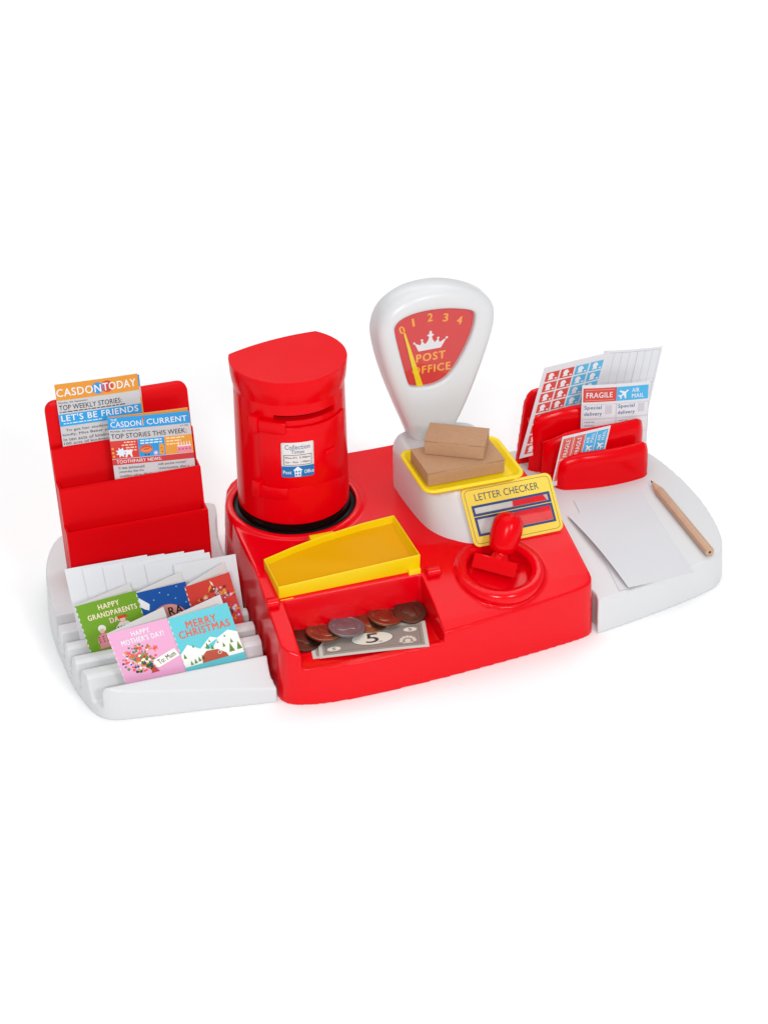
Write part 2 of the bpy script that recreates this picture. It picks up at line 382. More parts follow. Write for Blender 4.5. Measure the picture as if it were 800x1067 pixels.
# ================================================================== weighing scale
sc = thing('weighing_scale', 'white toy post office scale with red dial and yellow pan', 'scale', (4.8, 12, 6.7))
def sbase(z, ins, yf, x0=1.45, x1=8.9):
    p = [(8.9, 17.6), (1.4, 17.6), (1.45, 13), (1.65, 10.0), (2.0, 8.2), (2.9, 6.9), (4.3, 6.0), (5.4, 5.85), (7.4, 5.9), (8.6, 6.5), (9.0, 8.0), (9.0, 13)]
    p = offset_poly(chaikin(p, 3), ins); q = 17.6-yf
    return [(x, 17.6-(17.6-y)*q/11.75, z) for x, y in p]
bm = bmesh.new()
loft(bm, [sbase(5.5, .02, 5.75), sbase(7.0, .0, 6.1), sbase(9, .0, 7.05), sbase(10.2, .02, 7.7), sbase(10.8, .12, 8.0), sbase(11.2, .36, 8.25), sbase(11.4, .8, 8.5)])
from_bm('base', bm, WHITE, sc, angle=80)
HO = [(-.2, 21.6), (-.05, 20.0), (.59, 17.4), (1.69, 14.3), (2.72, 11.7), (3.2, 10.2), (3.5, 9.0), (6.2, 9.0), (6.35, 10.8), (6.7, 12.1), (7.4, 13.5), (8.55, 16.5), (9.55, 19.8), (9.8, 21.3), (9.65, 22.45), (9.1, 23.1), (7.96, 23.85), (6.2, 24.5), (4.5, 24.7), (2.4, 24.45), (.5, 23.3)]
WIN = [(1.17, 21.98), (1.26, 21.22), (1.8, 18.86), (2.36, 16.74), (2.6, 16.4), (3.54, 16.2), (4.82, 16.25), (5.91, 16.85), (6.97, 18.55), (7.74, 20.34), (7.97, 21.7), (7.85, 22.2), (7.4, 22.5), (5.42, 22.95), (3.28, 22.98), (1.75, 22.6)]
HO = chaikin(HO, 2); WIN = chaikin(WIN, 2)
HC = (4.55, 19.6)
def polar(p, n=120):
    out = []; c = Vector(HC)
    for i in range(n):
        a = 2*pi*i/n; d = Vector((cos(a), sin(a))); best = None
        for k in range(len(p)):
            A = Vector(p[k])-c; B = Vector(p[(k+1) % len(p)])-c; e = B-A
            den = d.x*e.y-d.y*e.x
            if abs(den) < 1e-9: continue
            t = (A.x*e.y-A.y*e.x)/den; q = (A.x*d.y-A.y*d.x)/den
            if t > 0 and -1e-6 <= q <= 1+1e-6: best = t if best is None else max(best, t)
        out.append((HC[0]+d.x*best, HC[1]+d.y*best))
    return out
HP = polar(HO); WP = polar(WIN)
def hl(d, y): return [(x, y, z) for x, z in offset_poly(HP, d)]
def wl(d, y): return [(x, y, z) for x, z in offset_poly(WP, d)]
bm = bmesh.new()
loft(bm, [hl(1.2, 17.75), hl(.5, 17.7), hl(.15, 17.5), hl(0, 17.1), hl(0, 15.9), hl(.08, 15.45), hl(.3, 15.1), hl(.65, 14.9), hl(1.0, 14.85), wl(-.18, 14.87), wl(-.05, 14.93), wl(0, 15.05), wl(.04, 15.6)])
from_bm('dial_housing', bm, WHITE, sc, angle=80)
DIALR = mat('dial_red', (0.66, 0.035, 0.035), .4, .3)
GOLD = mat('dial_gold', (0.88, 0.42, 0.05), .45, .3)
s = Sheet([(x, z) for x, z in offset_poly(WP, -.15)], DIALR, .05)
for t, (x, z), r in zip('01234', ((2.09, 21.35), (3.08, 21.90), (4.28, 22.14), (5.54, 21.95), (6.68, 21.55)), (20, 10, 0, -6, -12)):
    s.text(t, x-.2, z-.34, .40 if t != '1' else .13, .68, GOLD, 1, .06, r)
crown = [(3.35, 19.3), (5.22, 19.35), (5.68, 20.15), (5.1, 19.85), (4.98, 20.2), (4.72, 19.9), (4.52, 20.15), (4.46, 20.45), (4.66, 20.6), (4.46, 20.68), (4.42, 20.95), (4.26, 20.95), (4.22, 20.68), (4.02, 20.6), (4.22, 20.45), (4.12, 20.12), (3.9, 19.85), (3.62, 20.2), (3.5, 19.82), (3.0, 20.05)]
s.poly(crown, INKW, 1)
for q in ((5.7, 20.17), (4.98, 20.24), (3.62, 20.24), (2.98, 20.07)): s.disc(q[0], q[1], .1, INKW, 2, n=10)
s.text('POST', 3.18, 18.35, 2.42, .68, GOLD, 1, .085).text('OFFICE', 2.84, 17.28, 3.2, .66, GOLD, 1, .085)
s.build('dial_face', lambda u, v, z: (u, 15.45-z, v), sc)
bm = bmesh.new()
loft(bm, [[(2.05, y, 21.15), (2.2, y, 21.15), (3.72, y, 16.25), (3.2, y, 16.2)] for y in (15.33, 15.25)])
from_bm('pointer', bm, YEL, sc, smooth=False)
m = bpy.data.materials.new('clear_lens'); m.use_nodes = True; nt = m.node_tree; nt.nodes.clear()
out = nt.nodes.new('ShaderNodeOutputMaterial'); mx = nt.nodes.new('ShaderNodeMixShader'); tr = nt.nodes.new('ShaderNodeBsdfTransparent'); gl = nt.nodes.new('ShaderNodeBsdfGlossy'); fr = nt.nodes.new('ShaderNodeFresnel')
gl.inputs['Roughness'].default_value = .03; fr.inputs['IOR'].default_value = 1.33
nt.links.new(fr.outputs[0], mx.inputs[0]); nt.links.new(tr.outputs[0], mx.inputs[1]); nt.links.new(gl.outputs[0], mx.inputs[2]); nt.links.new(mx.outputs[0], out.inputs[0])
bm = bmesh.new(); loft(bm, [wl(-.03, 15.16), wl(-.03, 15.1)]); from_bm('dial_lens', bm, m, sc, smooth=False)
def pl(ins, z, r): return [(x, y, z) for x, y in rrect(.6+ins, 5.95+ins, 8.95-ins, 12.5-ins, r, 6)]
bm = bmesh.new()
loft(bm, [pl(.9, 11.5, .6), pl(.5, 11.62, .8), pl(.12, 12.1, .9), pl(.0, 12.15, .95), pl(.0, 12.28, .95), pl(.05, 12.33, .9), pl(.25, 12.33, .8), pl(.32, 12.27, .75), pl(.62, 11.9, .6), pl(.85, 11.8, .5)])
from_bm('pan', bm, YEL, sc, angle=45)

def parcel(p, yaw, w, d, h, label):
    t = thing('parcel', label, 'parcel', p, 'brown cardboard parcels on the scale pan')
    c, s_ = cos(radians(yaw)), sin(radians(yaw)); P = Vector(p)
    def fn(x, y, z): return P+Vector((x*c-y*s_, x*s_+y*c, z))
    bm = bmesh.new(); box(bm, 0, 0, 0, w, d, h-.06)
    bmesh.ops.bevel(bm, geom=list(bm.edges), offset=.05, segments=2, affect='EDGES')
    for v in bm.verts: v.co = fn(*v.co)
    from_bm('carton', bm, KRAFT, t, angle=40)
    bm = bmesh.new(); loft(bm, [[(-.03, -.03, z), (w+.03, -.03, z), (w+.03, d+.03, z), (-.03, d+.03, z)] for z in (h-.05, h)])
    loft(bm, [[(w*.28, y, h-.36), (w*.72, y, h-.36), (w*.78, y, h-.04), (w*.22, y, h-.04)] for y in (-.035, -.005)])
    bmesh.ops.bevel(bm, geom=list(bm.edges), offset=.02, segments=2, affect='EDGES')
    for v in bm.verts: v.co = fn(*v.co)
    from_bm('lid_flap', bm, KRAFT, t, angle=40)
parcel((1.35, 7.5, 11.82), .8, 6.4, 3.85, 1.2, 'larger flat brown cardboard parcel lying in the yellow pan')
parcel((2.05, 10.3, 13.04), -30, 4.7, 2.8, 1.25, 'smaller brown cardboard parcel lying on top of the larger one')

# ================================================================== newspaper rack
rack = thing('newspaper_rack', 'red stepped plastic newspaper rack with four tiers', 'rack', (-20, 17.5, 3.3))
XL, XR = -25.55, -14.3
lips = [(15.2, 8.3), (17.0, 11.25), (19.0, 13.75)]
feet = [15.75, 16.2, 17.75, 19.75]
def panel_y(k, z):
    y1, z1 = lips[k]; return feet[k]+(y1-feet[k])*0 + (y1-.0-feet[k])*(z-3.3)/(z1-3.3)
feet = [14.9, 15.5, 16.6, 17.6]
for k in range(3):
    y1, z1 = lips[k]; f = feet[k]
    nf = feet[k+1]; ny = lips[k+1][0] if k < 2 else 19.35; nz = lips[k+1][1] if k < 2 else 13.75
    def ny_at(z): return nf+(ny-nf)*(z-3.25)/(nz-3.25)-.02
    zb = z1-2.6
    sec = [(f, 3.25), (y1, z1), (y1+.28, z1+.02), (y1+.12, zb), (ny_at(zb), zb), (ny_at(3.25), 3.25)]
    bm = bmesh.new()
    sh = .28*(2-k)
    loft(bm, [[(x, y, z) for y, z in sec] for x in (XL, XR)])
    for x0 in (XL, XR-.22):          # side cheeks close the slot ends
        loft(bm, [[(x, y1+.27, z1), (x, y1+.13, zb), (x, ny_at(zb), zb), (x, ny_at(z1), z1)] for x in (x0+.002, x0+.218)])
    bmesh.ops.bevel(bm, geom=[e for e in bm.edges if e.calc_length() > .2], offset=.06, segments=2, affect='EDGES', clamp_overlap=True)
    from_bm('pocket', bm, REDM, rack, angle=40)
bp = chaikin([(XL, 3.25), (XR, 3.25), (XR, 16.2), (XR-.02, 17.15), (XR-1.0, 17.35), (XL+1.0, 17.35), (XL+.02, 17.15), (XL, 16.2)], 2)
bp = [(XL, 3.25), (XR, 3.25)]+[(XR-.8+.8*cos(radians(a)), 16.5+.8*sin(radians(a))) for a in range(0, 91, 15)]+[(XL+.8+.8*cos(radians(a)), 16.5+.8*sin(radians(a))) for a in range(90, 181, 15)]
bm = bmesh.new()
def bpl(d, dy): return [(x, 17.62+(z-3.25)*.185+dy, z) for x, z in offset_poly(bp, d)]
loft(bm, [bpl(.06, 0), bpl(0, .06), bpl(0, .3), bpl(.06, .36)]); from_bm('back_panel', bm, REDM, rack, angle=40)
# ================================================================== label holder
lh = thing('label_holder', 'red toy letter holder with three rounded pockets on the right wing', 'letter holder', (21, 18.5, 3.0))
def pocket(x0, x1, yf, zt, fall, th=1.15):
    bm = bmesh.new(); loops = []; n = 40
    for i in range(n+1):
        x = x0+(x1-x0)*i/n; q = (x-21.6)/5.4
        y = yf+.95*q*q; e = max(0, (19.2-x)/(19.2-x0)); z = zt-fall*e**1.8
        er = max(0, (x-(x1-.8))/.8); z -= .45*er*er; y += .35*er*er
        el = max(0, ((x0+.7)-x)/.7); y += .4*el*el
        loops.append([(x, y-.12, 2.6), (x, y, 3.4), (x, y+.10, z-1.0), (x, y+.22, z-.5), (x, y+.42, z-.15), (x, y+.72, z), (x, yf+th+.5*q*q, z), (x, yf+th+.5*q*q+.05, 2.6)])
    loft(bm, loops); return bm
mould('pocket', pocket(16.7, 25.25, 15.75, 6.2, .7, 1.1), [], REDP, lh, .08, 13)
mould('pocket', pocket(16.1, 25.4, 17.35, 7.65, 1.1, 1.0), [], REDP, lh, .08, 13)
mould('pocket', pocket(15.5, 25.4, 18.95, 9.15, 1.2, .9), [], REDP, lh, .08, 13)
bo = [(15.0, 2.6), (25.7, 2.6), (25.5, 8.8), (25.1, 9.8), (24, 10.1), (17, 10.25), (16.3, 10.1), (15.85, 9.65), (15.6, 8.9)]
bm = bmesh.new(); loft(bm, [[(x, y+(z-2.6)*.03+.02*(x-21.6)**2, z) for x, z in bo] for y in (20.75, 21.35)])
mould('back_panel', bm, [], REDP, lh, .09, 6)
bm = bmesh.new(); box(bm, 16.4, 17.2, 2.9, 25.2, 21.2, 3.6); from_bm('floor_plate', bm, REDP, lh)

# ================================================================== rubber stamp
st = thing('rubber_stamp', 'red toy rubber stamp leaning in the round dish', 'stamp', (4.95, 2.3, 5.6))
def stamp_fn(x, y, z):
    v = Matrix.Rotation(radians(-37.6), 3, 'Z') @ (Matrix.Rotation(radians(-32), 3, 'X') @ Matrix.Rotation(radians(4), 3, 'Y') @ Vector((x, y, z)))
    return v+Vector((5.15, 3.05, 5.85))
def stamp_part(name, bm, angle=50):
    for v in bm.verts: v.co = stamp_fn(*v.co)
    from_bm(name, bm, REDP, st, angle=angle)
bm = bmesh.new(); box(bm, -1.75, 0, 0, 1.75, 1.9, 1.15); bmesh.ops.bevel(bm, geom=list(bm.edges), offset=.06, segments=2, affect='EDGES'); stamp_part('base_block', bm)
bm = bmesh.new(); lathe(bm, 0.1, .95, [(.8, 1.13), (.68, 1.3), (.62, 1.5), (.66, 1.8)], 40); stamp_part('neck', bm)
bm = bmesh.new(); lathe(bm, 0.1, .95, [(.62, 1.55), (.86, 1.66), (1.02, 1.86), (1.12, 2.2), (1.2, 2.8), (1.23, 3.4), (1.18, 3.95), (1.05, 4.35), (.8, 4.63), (.45, 4.79), (.1, 4.84)], 48); stamp_part('handle', bm, 80)

# ================================================================== letter checker
s = Sheet(rrect(0, 0, 7.5, 4.9, .5, 5), mat('checker_yellow', (.80, .60, .07), .45, .35), .09)
ckfn = affine((4.65, 5.62, 6.62), (12.27, 5.66, 6.70), (4.07, 7.76, 10.86), 7.5, 4.9)
def checker():
    """card with two real windows cut through"""
    W1 = (.75, 2.68, 6.85, 3.18); W2 = (.75, 1.02, 6.85, 2.22)
    bm = bmesh.new()
    mats = [mat('checker_yellow', (.80, .60, .07), .45, .35), ink('2f4378'), ink('4c4430')]
    b0 = bmesh.new(); loft(b0, [[(x, y, z) for x, y in rrect(0, 0, 7.5, 4.9, .5, 6)] for z in (0, .1)])
    o = tmp(b0); tr_ = [o]
    for a in (W1, W2):
        b = bmesh.new(); box(b, a[0], a[1], -1, a[2], a[3], 1); c = tmp(b); tr_.append(c)
        m_ = o.modifiers.new('b', 'BOOLEAN'); m_.object = c; m_.operation = 'DIFFERENCE'; m_.solver = 'EXACT'
    dg = bpy.context.evaluated_depsgraph_get(); dg.update(); me = bpy.data.meshes.new_from_object(o.evaluated_get(dg))
    bm.from_mesh(me)
    for t in tr_:
        d = t.data; bpy.data.objects.remove(t); bpy.data.meshes.remove(d)
    sh = Sheet([(0, 0), (.001, 0), (.001, .001)], mats[0], .1)
    sh.mats = list(mats); sh.base = 0
    for a in (W1, W2): sh.frame(a[0]-.2, a[1]-.2, a[2]+.2, a[3]+.2, .2, mats[1], 1)
    sh.text('LETTER CHECKER', 1.0, 3.72, 5.3, .58, ink('4a4f66'), 1, .012)
    op = rrect(.22, .22, 7.28, 4.68, .36, 6); ip = offset_poly(op, .035)
    for i in range(len(op)):
        j = (i+1) % len(op); sh.poly([op[i], op[j], ip[j], ip[i]], mats[2], 1)
    for vs, fs, mi, layer in sh.items:
        vv = [bm.verts.new((x, y, .1+.006*layer)) for x, y in vs]
        for f in fs: bm.faces.new([vv[i] for i in f]).material_index = mi
    for v in bm.verts: v.co = Vector(ckfn(*v.co))*S
    me2 = bpy.data.meshes.new('letter_checker'); bm.to_mesh(me2); bm.free()
    for m_ in sh.mats: me2.materials.append(m_)
    return link_mesh('letter_checker', me2)
tag(checker(), 'yellow card reading LETTER CHECKER with two cut out windows leaning on the scale', 'letter gauge')

# ================================================================== coins and notes
def coin(name, p, r, tilt, turn, m, label):
    t = thing(name, label, 'coin', p, 'toy coins in the cash tray')
    t.rotation_euler = (radians(tilt[0]), radians(tilt[1]), radians(turn))
    bm = bmesh.new()
    lathe(bm, 0, 0, [(r*.96, 0), (r, .03), (r, .17), (r*.97, .2), (r*.90, .2), (r*.88, .165), (r*.3, .165)], 72)
    o = from_bm('blank', bm, m, t, angle=30, local=True)
    # raised head in relief, and a beaded border
    bm = bmesh.new()
    head = [(-.28, -.5), (.3, -.5), (.22, -.25), (.34, -.1), (.3, .05), (.42, .12), (.33, .28), (.3, .48), (.05, .62), (-.25, .58), (-.42, .35), (-.4, .05), (-.25, -.15)]
    head = chaikin(head, 1)
    loft(bm, [[(x*r*k, y*r*k, z) for x, y in head] for z, k in ((.16, 1), (.195, .93), (.205, .8))])
    for i in range(40):
        a = 2*pi*i/40; q = r*.82
        loft(bm, [[(q*cos(a)+d*cos(b), q*sin(a)+d*sin(b), z) for b in (0, pi/2, pi, 1.5*pi)] for d, z in ((.045, .16), (.03, .19))])
    for i in range(26):
        a = radians(200)+radians(250)*i/26; q = r*.70; h_ = random.uniform(.03, .08)
        loft(bm, [[(q*cos(a)+u*cos(a)*h_*1.6-v*sin(a)*.03, q*sin(a)+u*sin(a)*h_*1.6+v*cos(a)*.03, z) for u, v in ((-1, -1), (1, -1), (1, 1), (-1, 1))] for z in (.16, .19)])
    from_bm('relief', bm, m, t, angle=40, local=True)
COP = mat('coin_copper', (0.31, 0.135, 0.075), .30, .5, 0.9, bump=.25, bscale=260, var=.25, vscale=120)
COPD = mat('coin_dark_bronze', (0.145, 0.068, 0.048), .34, .5, 0.9, bump=.25, bscale=260, var=.25, vscale=120)
SIL = mat('coin_silver', (0.23, 0.225, 0.245), .34, .5, 0.65, bump=.25, bscale=260, var=.2, vscale=120)
coin('coin', (-10.2, 3.0, 3.1), 1.45, (6, 0), 30, COPD, 'dark bronze coin at the far left, lying lowest under its neighbour')
coin('coin', (-8.5, 3.0, 3.36), 1.45, (5, -6), 200, COP, 'large copper coin overlapping the dark coin at the left end')
coin('coin', (-6.8, 2.85, 3.5), 1.42, (5, 4), 80, SIL, 'only silver grey coin, lying on the banknotes')
coin('coin', (-4.75, 3.1, 3.34), 1.30, (8, 2), 310, COP, 'copper coin tucked between the silver coin and the next coin')
coin('coin', (-3.6, 3.1, 3.58), 1.36, (7, -3), 140, COP, 'copper coin overlapping the tucked coin to its left')
coin('coin', (-1.6, 3.1, 3.55), 1.28, (8, -2), 20, COPD, 'dark copper coin at the right end of the row, apart from the others')
NOTE = mat('banknote_paper', (0.55, 0.53, 0.49), .75, .2, bump=.15, bscale=300, var=.05)
def note(fn, label):
    s = Sheet(R(8.3, 3.4), NOTE, .02)
    s.rect(.3, .3, 8.0, 3.1, '8c827c', 1)
    for i in range(38): s.rect(.36+i*.2, .36, .44+i*.2, .5, 'a8a098', 2); s.rect(.36+i*.2, 2.9, .44+i*.2, 3.04, 'a8a098', 2)
    for i in range(12): s.rect(.36, .6+i*.19, .46, .69+i*.19, 'a8a098', 2); s.rect(7.84, .6+i*.19, 7.94, .69+i*.19, 'a8a098', 2)
    s.frame(.5, .55, 7.78, 2.85, .04, '6f6660', 2)
    s.disc(4.1, 1.75, 1.62, '5c5450', 2, .86, 40).disc(4.1, 1.75, 1.56, 'd8d2c6', 3, .80, 40)
    s.text('5', 3.62, 1.18, .95, 1.15, '3a3436', 4, .03)
    s.rect(4.55, 1.2, 4.85, 1.3, '8c827c', 4)
    for q in ((1.15, .95), (7.05, 2.4)): s.disc(q[0], q[1], .52, 'd8d2c6', 3, .28).text('5', q[0]-.13, q[1]-.16, .26, .32, '4a4442', 4, .03)
    # ornament: a plain rosette
    for i in range(7):
        a = pi*i/6; s.disc(6.75+.52*cos(a), .98+.52*sin(a), .15, 'd0c8bc', 3, n=10)
    s.disc(6.75, 1.0, .24, 'd0c8bc', 3, n=12).rect(6.35, .68, 7.15, .80, 'd0c8bc', 3)
    o = s.build('banknote', fn, None, .6, False)
    return tag(o, label, 'banknote', 'toy banknotes in the cash tray')
def bent(bl, br, tl, amp):
    f = affine(bl, br, tl, 8.3, 3.4)
    return lambda u, v, z: f(u, v, z)+Vector((0, 0, amp*sin(pi*u/8.3)))
note(bent((-10.15, .62, 2.98), (-1.95, -.62, 3.12), (-9.75, 3.3, 3.02), .03), 'grey banknote lying underneath, only its left margin showing')
note(bent((-9.72, .42, 3.06), (-1.52, -1.12, 3.30), (-8.95, 3.55, 3.10), .05), 'grey toy banknote marked 5 lying on top')

# ================================================================== newspapers
def news_today(fn, label):
    s = Sheet(R(6.5, 6.9), NEWS, .03)
    T = 6.9
    s.rect(0, T-1.32, 6.5, T, 'dd922f', 1)
    s.disc(3.28, T-.70, .47, '2f8fd0', 2).disc(4.02, T-.66, .47, 'c8443a', 2)
    s.text('CASDON', .08, T-1.02, 3.45, .62, INKW, 3, .045).text('TODAY', 3.68, T-.98, 2.6, .62, INKW, 3, .045)
    s.text('Monday, 4th September', .1, T-1.62, 2.3, .17, INK, 2, .02)
    s.text('TOP WEEKLY STORIES:', .12, T-2.12, 4.9, .40, INK, 2, .012)
    s.lines(.12, T-2.36, 5.8, T-2.18, 1, '3a3638', 2)
    s.rect(0, T-3.42, 6.5, T-2.44, '2a9bd8', 1).text("LET'S BE FRIENDS", .18, T-3.02, 6.05, .50, INKW, 2, .045)
    s.lines(.3, T-3.3, 3.6, T-3.12, 1, 'cfe4f2', 2)
    for i, t in enumerate(('To get her students to act more', 'kindly, Miss Baker planned weekly', 'in ten acts of kindness for others', '100 acts of kindness, all together', 'heard that inside the classroom')):
        s.text(t, .4 if i == 0 else .12, T-3.92-i*.36, 6.0 if i else 5.7, .26, '2a2628', 2, .012)
    return tag(s.build('newspaper', fn, None, 1.1), label, 'newspaper', 'toy newspapers in the red rack')
def news_current(fn, label):
    s = Sheet(R(6.4, 6.9), NEWS, .03); T = 6.9
    s.rect(0, T-1.0, 6.4, T, '2a97d6', 1)
    s.text('THE', .22, T-.32, .5, .2, 'd8ecf8', 2, .02).text('CASDON', .2, T-.82, 2.35, .44, INKW, 2, .02).text('CURRENT', 3.0, T-.80, 3.15, .46, INKW, 2, .02)
    s.rect(2.66, T-.85, 2.72, T-.25, 'e8b060', 2).poly([(2.62, T-.3), (2.8, T-.12), (2.9, T-.3), (2.75, T-.42)], 'c84a3a', 2)
    s.poly([(.15, T-.9), (1.5, T-.86), (2.7, T-.72), (1.5, T-.83)], 'bcdcf0', 2)
    s.text('Monday, 4th September', .12, T-1.27, 2.3, .17, INK, 2, .02).text('£1.10p', 5.6, T-1.24, .6, .15, INK, 2, .02)
    s.text('TOP STORIES THIS WEEK:', .12, T-1.78, 5.9, .40, INK, 2, .012)
    s.rect(0, T-3.45, 2.12, T-1.95, 'cf3c34', 1).rect(2.12, T-3.45, 4.2, T-1.95, '2596d4', 1).rect(4.2, T-3.45, 6.4, T-1.95, 'df9a3c', 1)
    for i, (a, b) in enumerate(((1.05, 2.0), (.85, 2.0), (1.15, 2.0), (1.4, 2.0))): s.lines(a, T-2.22-i*.23, b, T-2.05-i*.23, 1, 'f0c8b0', 2, .6)
    s.lines(2.3, T-2.2, 4.05, T-2.02, 1, 'cfeaf6', 2, .6).lines(2.3, T-2.42, 4.1, T-2.24, 1, 'cfeaf6', 2, .6)
    for i in range(3): s.lines(4.35, T-2.2-i*.25, 5.9-.25*i, T-2.02-i*.25, 1, 'f4dcae', 2, .6)
    # star burst, smiling tooth
    s.poly([(.75+(.45 if i % 2 else .26)*cos(i*pi/8), T-2.95+(.45 if i % 2 else .26)*sin(i*pi/8)) for i in range(16)], 'd6e6f0', 2)
    s.poly([(1.02, T-3.38), (1.12, T-3.02), (1.05, T-2.85), (1.2, T-2.72), (1.35, T-2.78), (1.5, T-2.72), (1.62, T-2.88), (1.55, T-3.05), (1.6, T-3.38), (1.48, T-3.38), (1.38, T-3.15), (1.25, T-3.15), (1.15, T-3.38)], INKW, 3)
    for q in ((.12, T-2.6), (.12, T-2.95), (.15, T-3.25)): s.disc(q[0], q[1], .1, 'e8a040', 2, n=8)
    s.disc(2.72, T-2.82, .5, 'd8542e', 2, .36).disc(2.72, T-2.90, .44, 'e8854a', 3, .2); s.rect(2.5, T-2.86, 2.95, T-2.80, '7a2a1c', 4); s.disc(2.6, T-3.3, .07, '2a2222', 3, n=8).disc(2.85, T-3.3, .07, '2a2222', 3, n=8)
    s.disc(3.42, T-3.22, .2, 'b8a0d8', 2, n=12).disc(3.42, T-3.22, .1, 'd8e0f4', 3, n=10)
    s.poly([(3.7, T-3.38), (3.75, T-2.5), (4.0, T-2.45), (4.12, T-2.7), (4.1, T-3.38)], 'e09a34', 2).disc(3.9, T-2.85, .06, 'c03c2c', 3, n=8).disc(3.95, T-3.15, .06, 'c03c2c', 3, n=8)
    s.poly([(5.1, T-3.4), (5.15, T-2.85), (6.25, T-2.85), (6.3, T-3.4)], 'e08ca0', 2).rect(5.15, T-2.9, 6.25, T-2.78, 'f2d4d8', 3)
    for i in range(5): s.rect(5.25+.22*i, T-2.78, 5.31+.22*i, T-2.5, 'f4ece0', 3)
    for i in range(4): s.disc(5.3+.28*i, T-3.12, .08, 'c8506c', 3, n=8)
    s.rect(0, T-3.98, 6.4, T-3.5, 'c8383a', 1).text('TOOTHFAIRY NEWS:', .3, T-3.86, 3.5, .27, INKW, 2, .03)
    for i, t in enumerate(('It was announced', 'yesterday that the', 'toothfairy will be officially')): s.text(t, .4, T-4.36-i*.36, (2.0, 1.9, 2.6)[i], .25, '2a2628', 2, .015)
    for i, t in enumerate(('milk pocket money?', 'Unfortunately, after a', 'lengthy meeting, all')): s.text(t, 3.5, T-4.36-i*.36, (2.2, 2.4, 2.5)[i], .25, '2a2628', 2, .015)
    return tag(s.build('newspaper', fn, None, 1.1), label, 'newspaper', 'toy newspapers in the red rack')
k = .4
n0 = sqrt(1+k*k)
def npaper(kind, tl, tr, h, w, label, dx=0):
    """sheet hanging down from its top corners, leaning .2 per unit height like the panel behind it"""
    T, Q = Vector(tl), Vector(tr); d = Vector((dx, -.2, -1)).normalized()*h
    f = affine(tuple(T+d), tuple(Q+d), tl, w, 6.9); Nn = (Q-T).cross(-d).normalized()
    kind(lambda u, v, z: f(u, v, z)+Nn*(.10*sin(pi*u/w)*(v/6.9)-.06*(v/6.9)**2), label)
npaper(news_current, (-24.25, 20.40, 18.50), (-17.98, 20.38, 18.42), 6.6, 6.4, 'newspaper hidden behind the orange masthead paper, only a sliver at its right edge showing')
npaper(news_today, (-24.58, 20.28, 18.71), (-18.13, 20.26, 18.59), 6.9, 6.5, "newspaper with orange masthead and blue headline LET'S BE FRIENDS")
npaper(news_today, (-20.99, 18.50, 16.18), (-14.72, 18.46, 15.9), 6.4, 6.5, 'newspaper behind the blue masthead paper, only its orange top edge showing')
npaper(news_current, (-21.09, 18.37, 16.17), (-14.66, 18.28, 15.68), 6.8, 6.4, 'newspaper with blue masthead and pictures of a tooth and a cake')

# ================================================================== envelopes
def envelope(bl, br, tl, w, h, label, flap=True):
    t = thing('envelope', label, 'envelope', bl, 'blank white envelopes standing behind the cards')
    f = affine(bl, br, tl, w, h)
    s = Sheet(R(w, h), PAPER, .035); s.build('sheet', f, t)
    s = Sheet([(0.05, h-.03), (w*.5, h*.45), (w-.05, h-.03)], PAPER, .02)
    if flap: s.build('flap', lambda u, v, z: f(u, v, -.03+z*.5), t)
    return t
EW = 6.35
envs = [(-26.5, 7.86, 'leftmost of the fanned white envelopes, showing most of its face'), (-25.18, 7.78, 'second fanned envelope, overlapping the leftmost one'),
        (-23.68, 7.74, 'third fanned envelope, standing in the middle of the fan'), (-22.14, 7.64, 'fourth fanned envelope from the left'), (-20.5, 7.44, 'frontmost fanned envelope, reaching farthest right towards the counter')]
for i, (x, z, lab) in enumerate(envs):
    kk = .35; y = 9.25+kk*(z-2.2)-.11*i
    w_ = EW if i < 4 else 5.1
    envelope((x+.42, y-kk*6.4, z-6.4), (x+.42+w_, y-kk*6.4, z-6.4-.06), (x, y, z), w_, 6.4*n0/1.08, lab)
envelope((-18.3, 8.50-.35*.8, 1.35), (-13.4, 8.50-.35*.8, 1.3), (-18.34, 10.25, 7.08), 4.95, 6.0, 'single white envelope at the right, in front of the fan', True)

# ================================================================== greeting cards
def card(bl, br, tl, leaf_tr, art, label, low=0):
    """cover with printed front and a back leaf opened behind it"""
    t = thing('greeting_card', label, 'greeting card', bl, 'folded greeting cards in the slots')
    P, Q, T = Vector(bl), Vector(br), Vector(tl); W_ = (Q-P).length; H_ = (T-P).length
    s = Sheet(R(W_, H_), CARDB, .03); art(s, W_, H_-low)
    s.items = [([(u, v+low) for u, v in vs], fs, mi, ly) for vs, fs, mi, ly in s.items]
    s.items.append(([(0, 0), (W_, 0), (W_, low+.01), (0, low+.01)], [(0, 1, 2, 3)], s.items[0][2], 1)); s.items[0] = ([(0, low+.011), (W_, low+.011), (W_, H_), (0, H_)], *s.items[0][1:])
    for i in range(11): s.rect(0, .12+i*H_/11, .07, .12+(i+.5)*H_/11, 'd8d8d4', 6)
    s.build('cover', affine(bl, br, tl, W_, H_), t)
    L = Vector(leaf_tr); d = (L-T); A = P+Vector((.02, .06, 0)); B = A+d
    s = Sheet(R(d.length, H_), CARDB, .03); s.build('back_leaf', affine(A, B, T+Vector((.02, .06, 0)), d.length, H_), t)
def blocks(s, t, u, v, w, h, m): s.text(t, u, v, w, h, m, 4, .06)
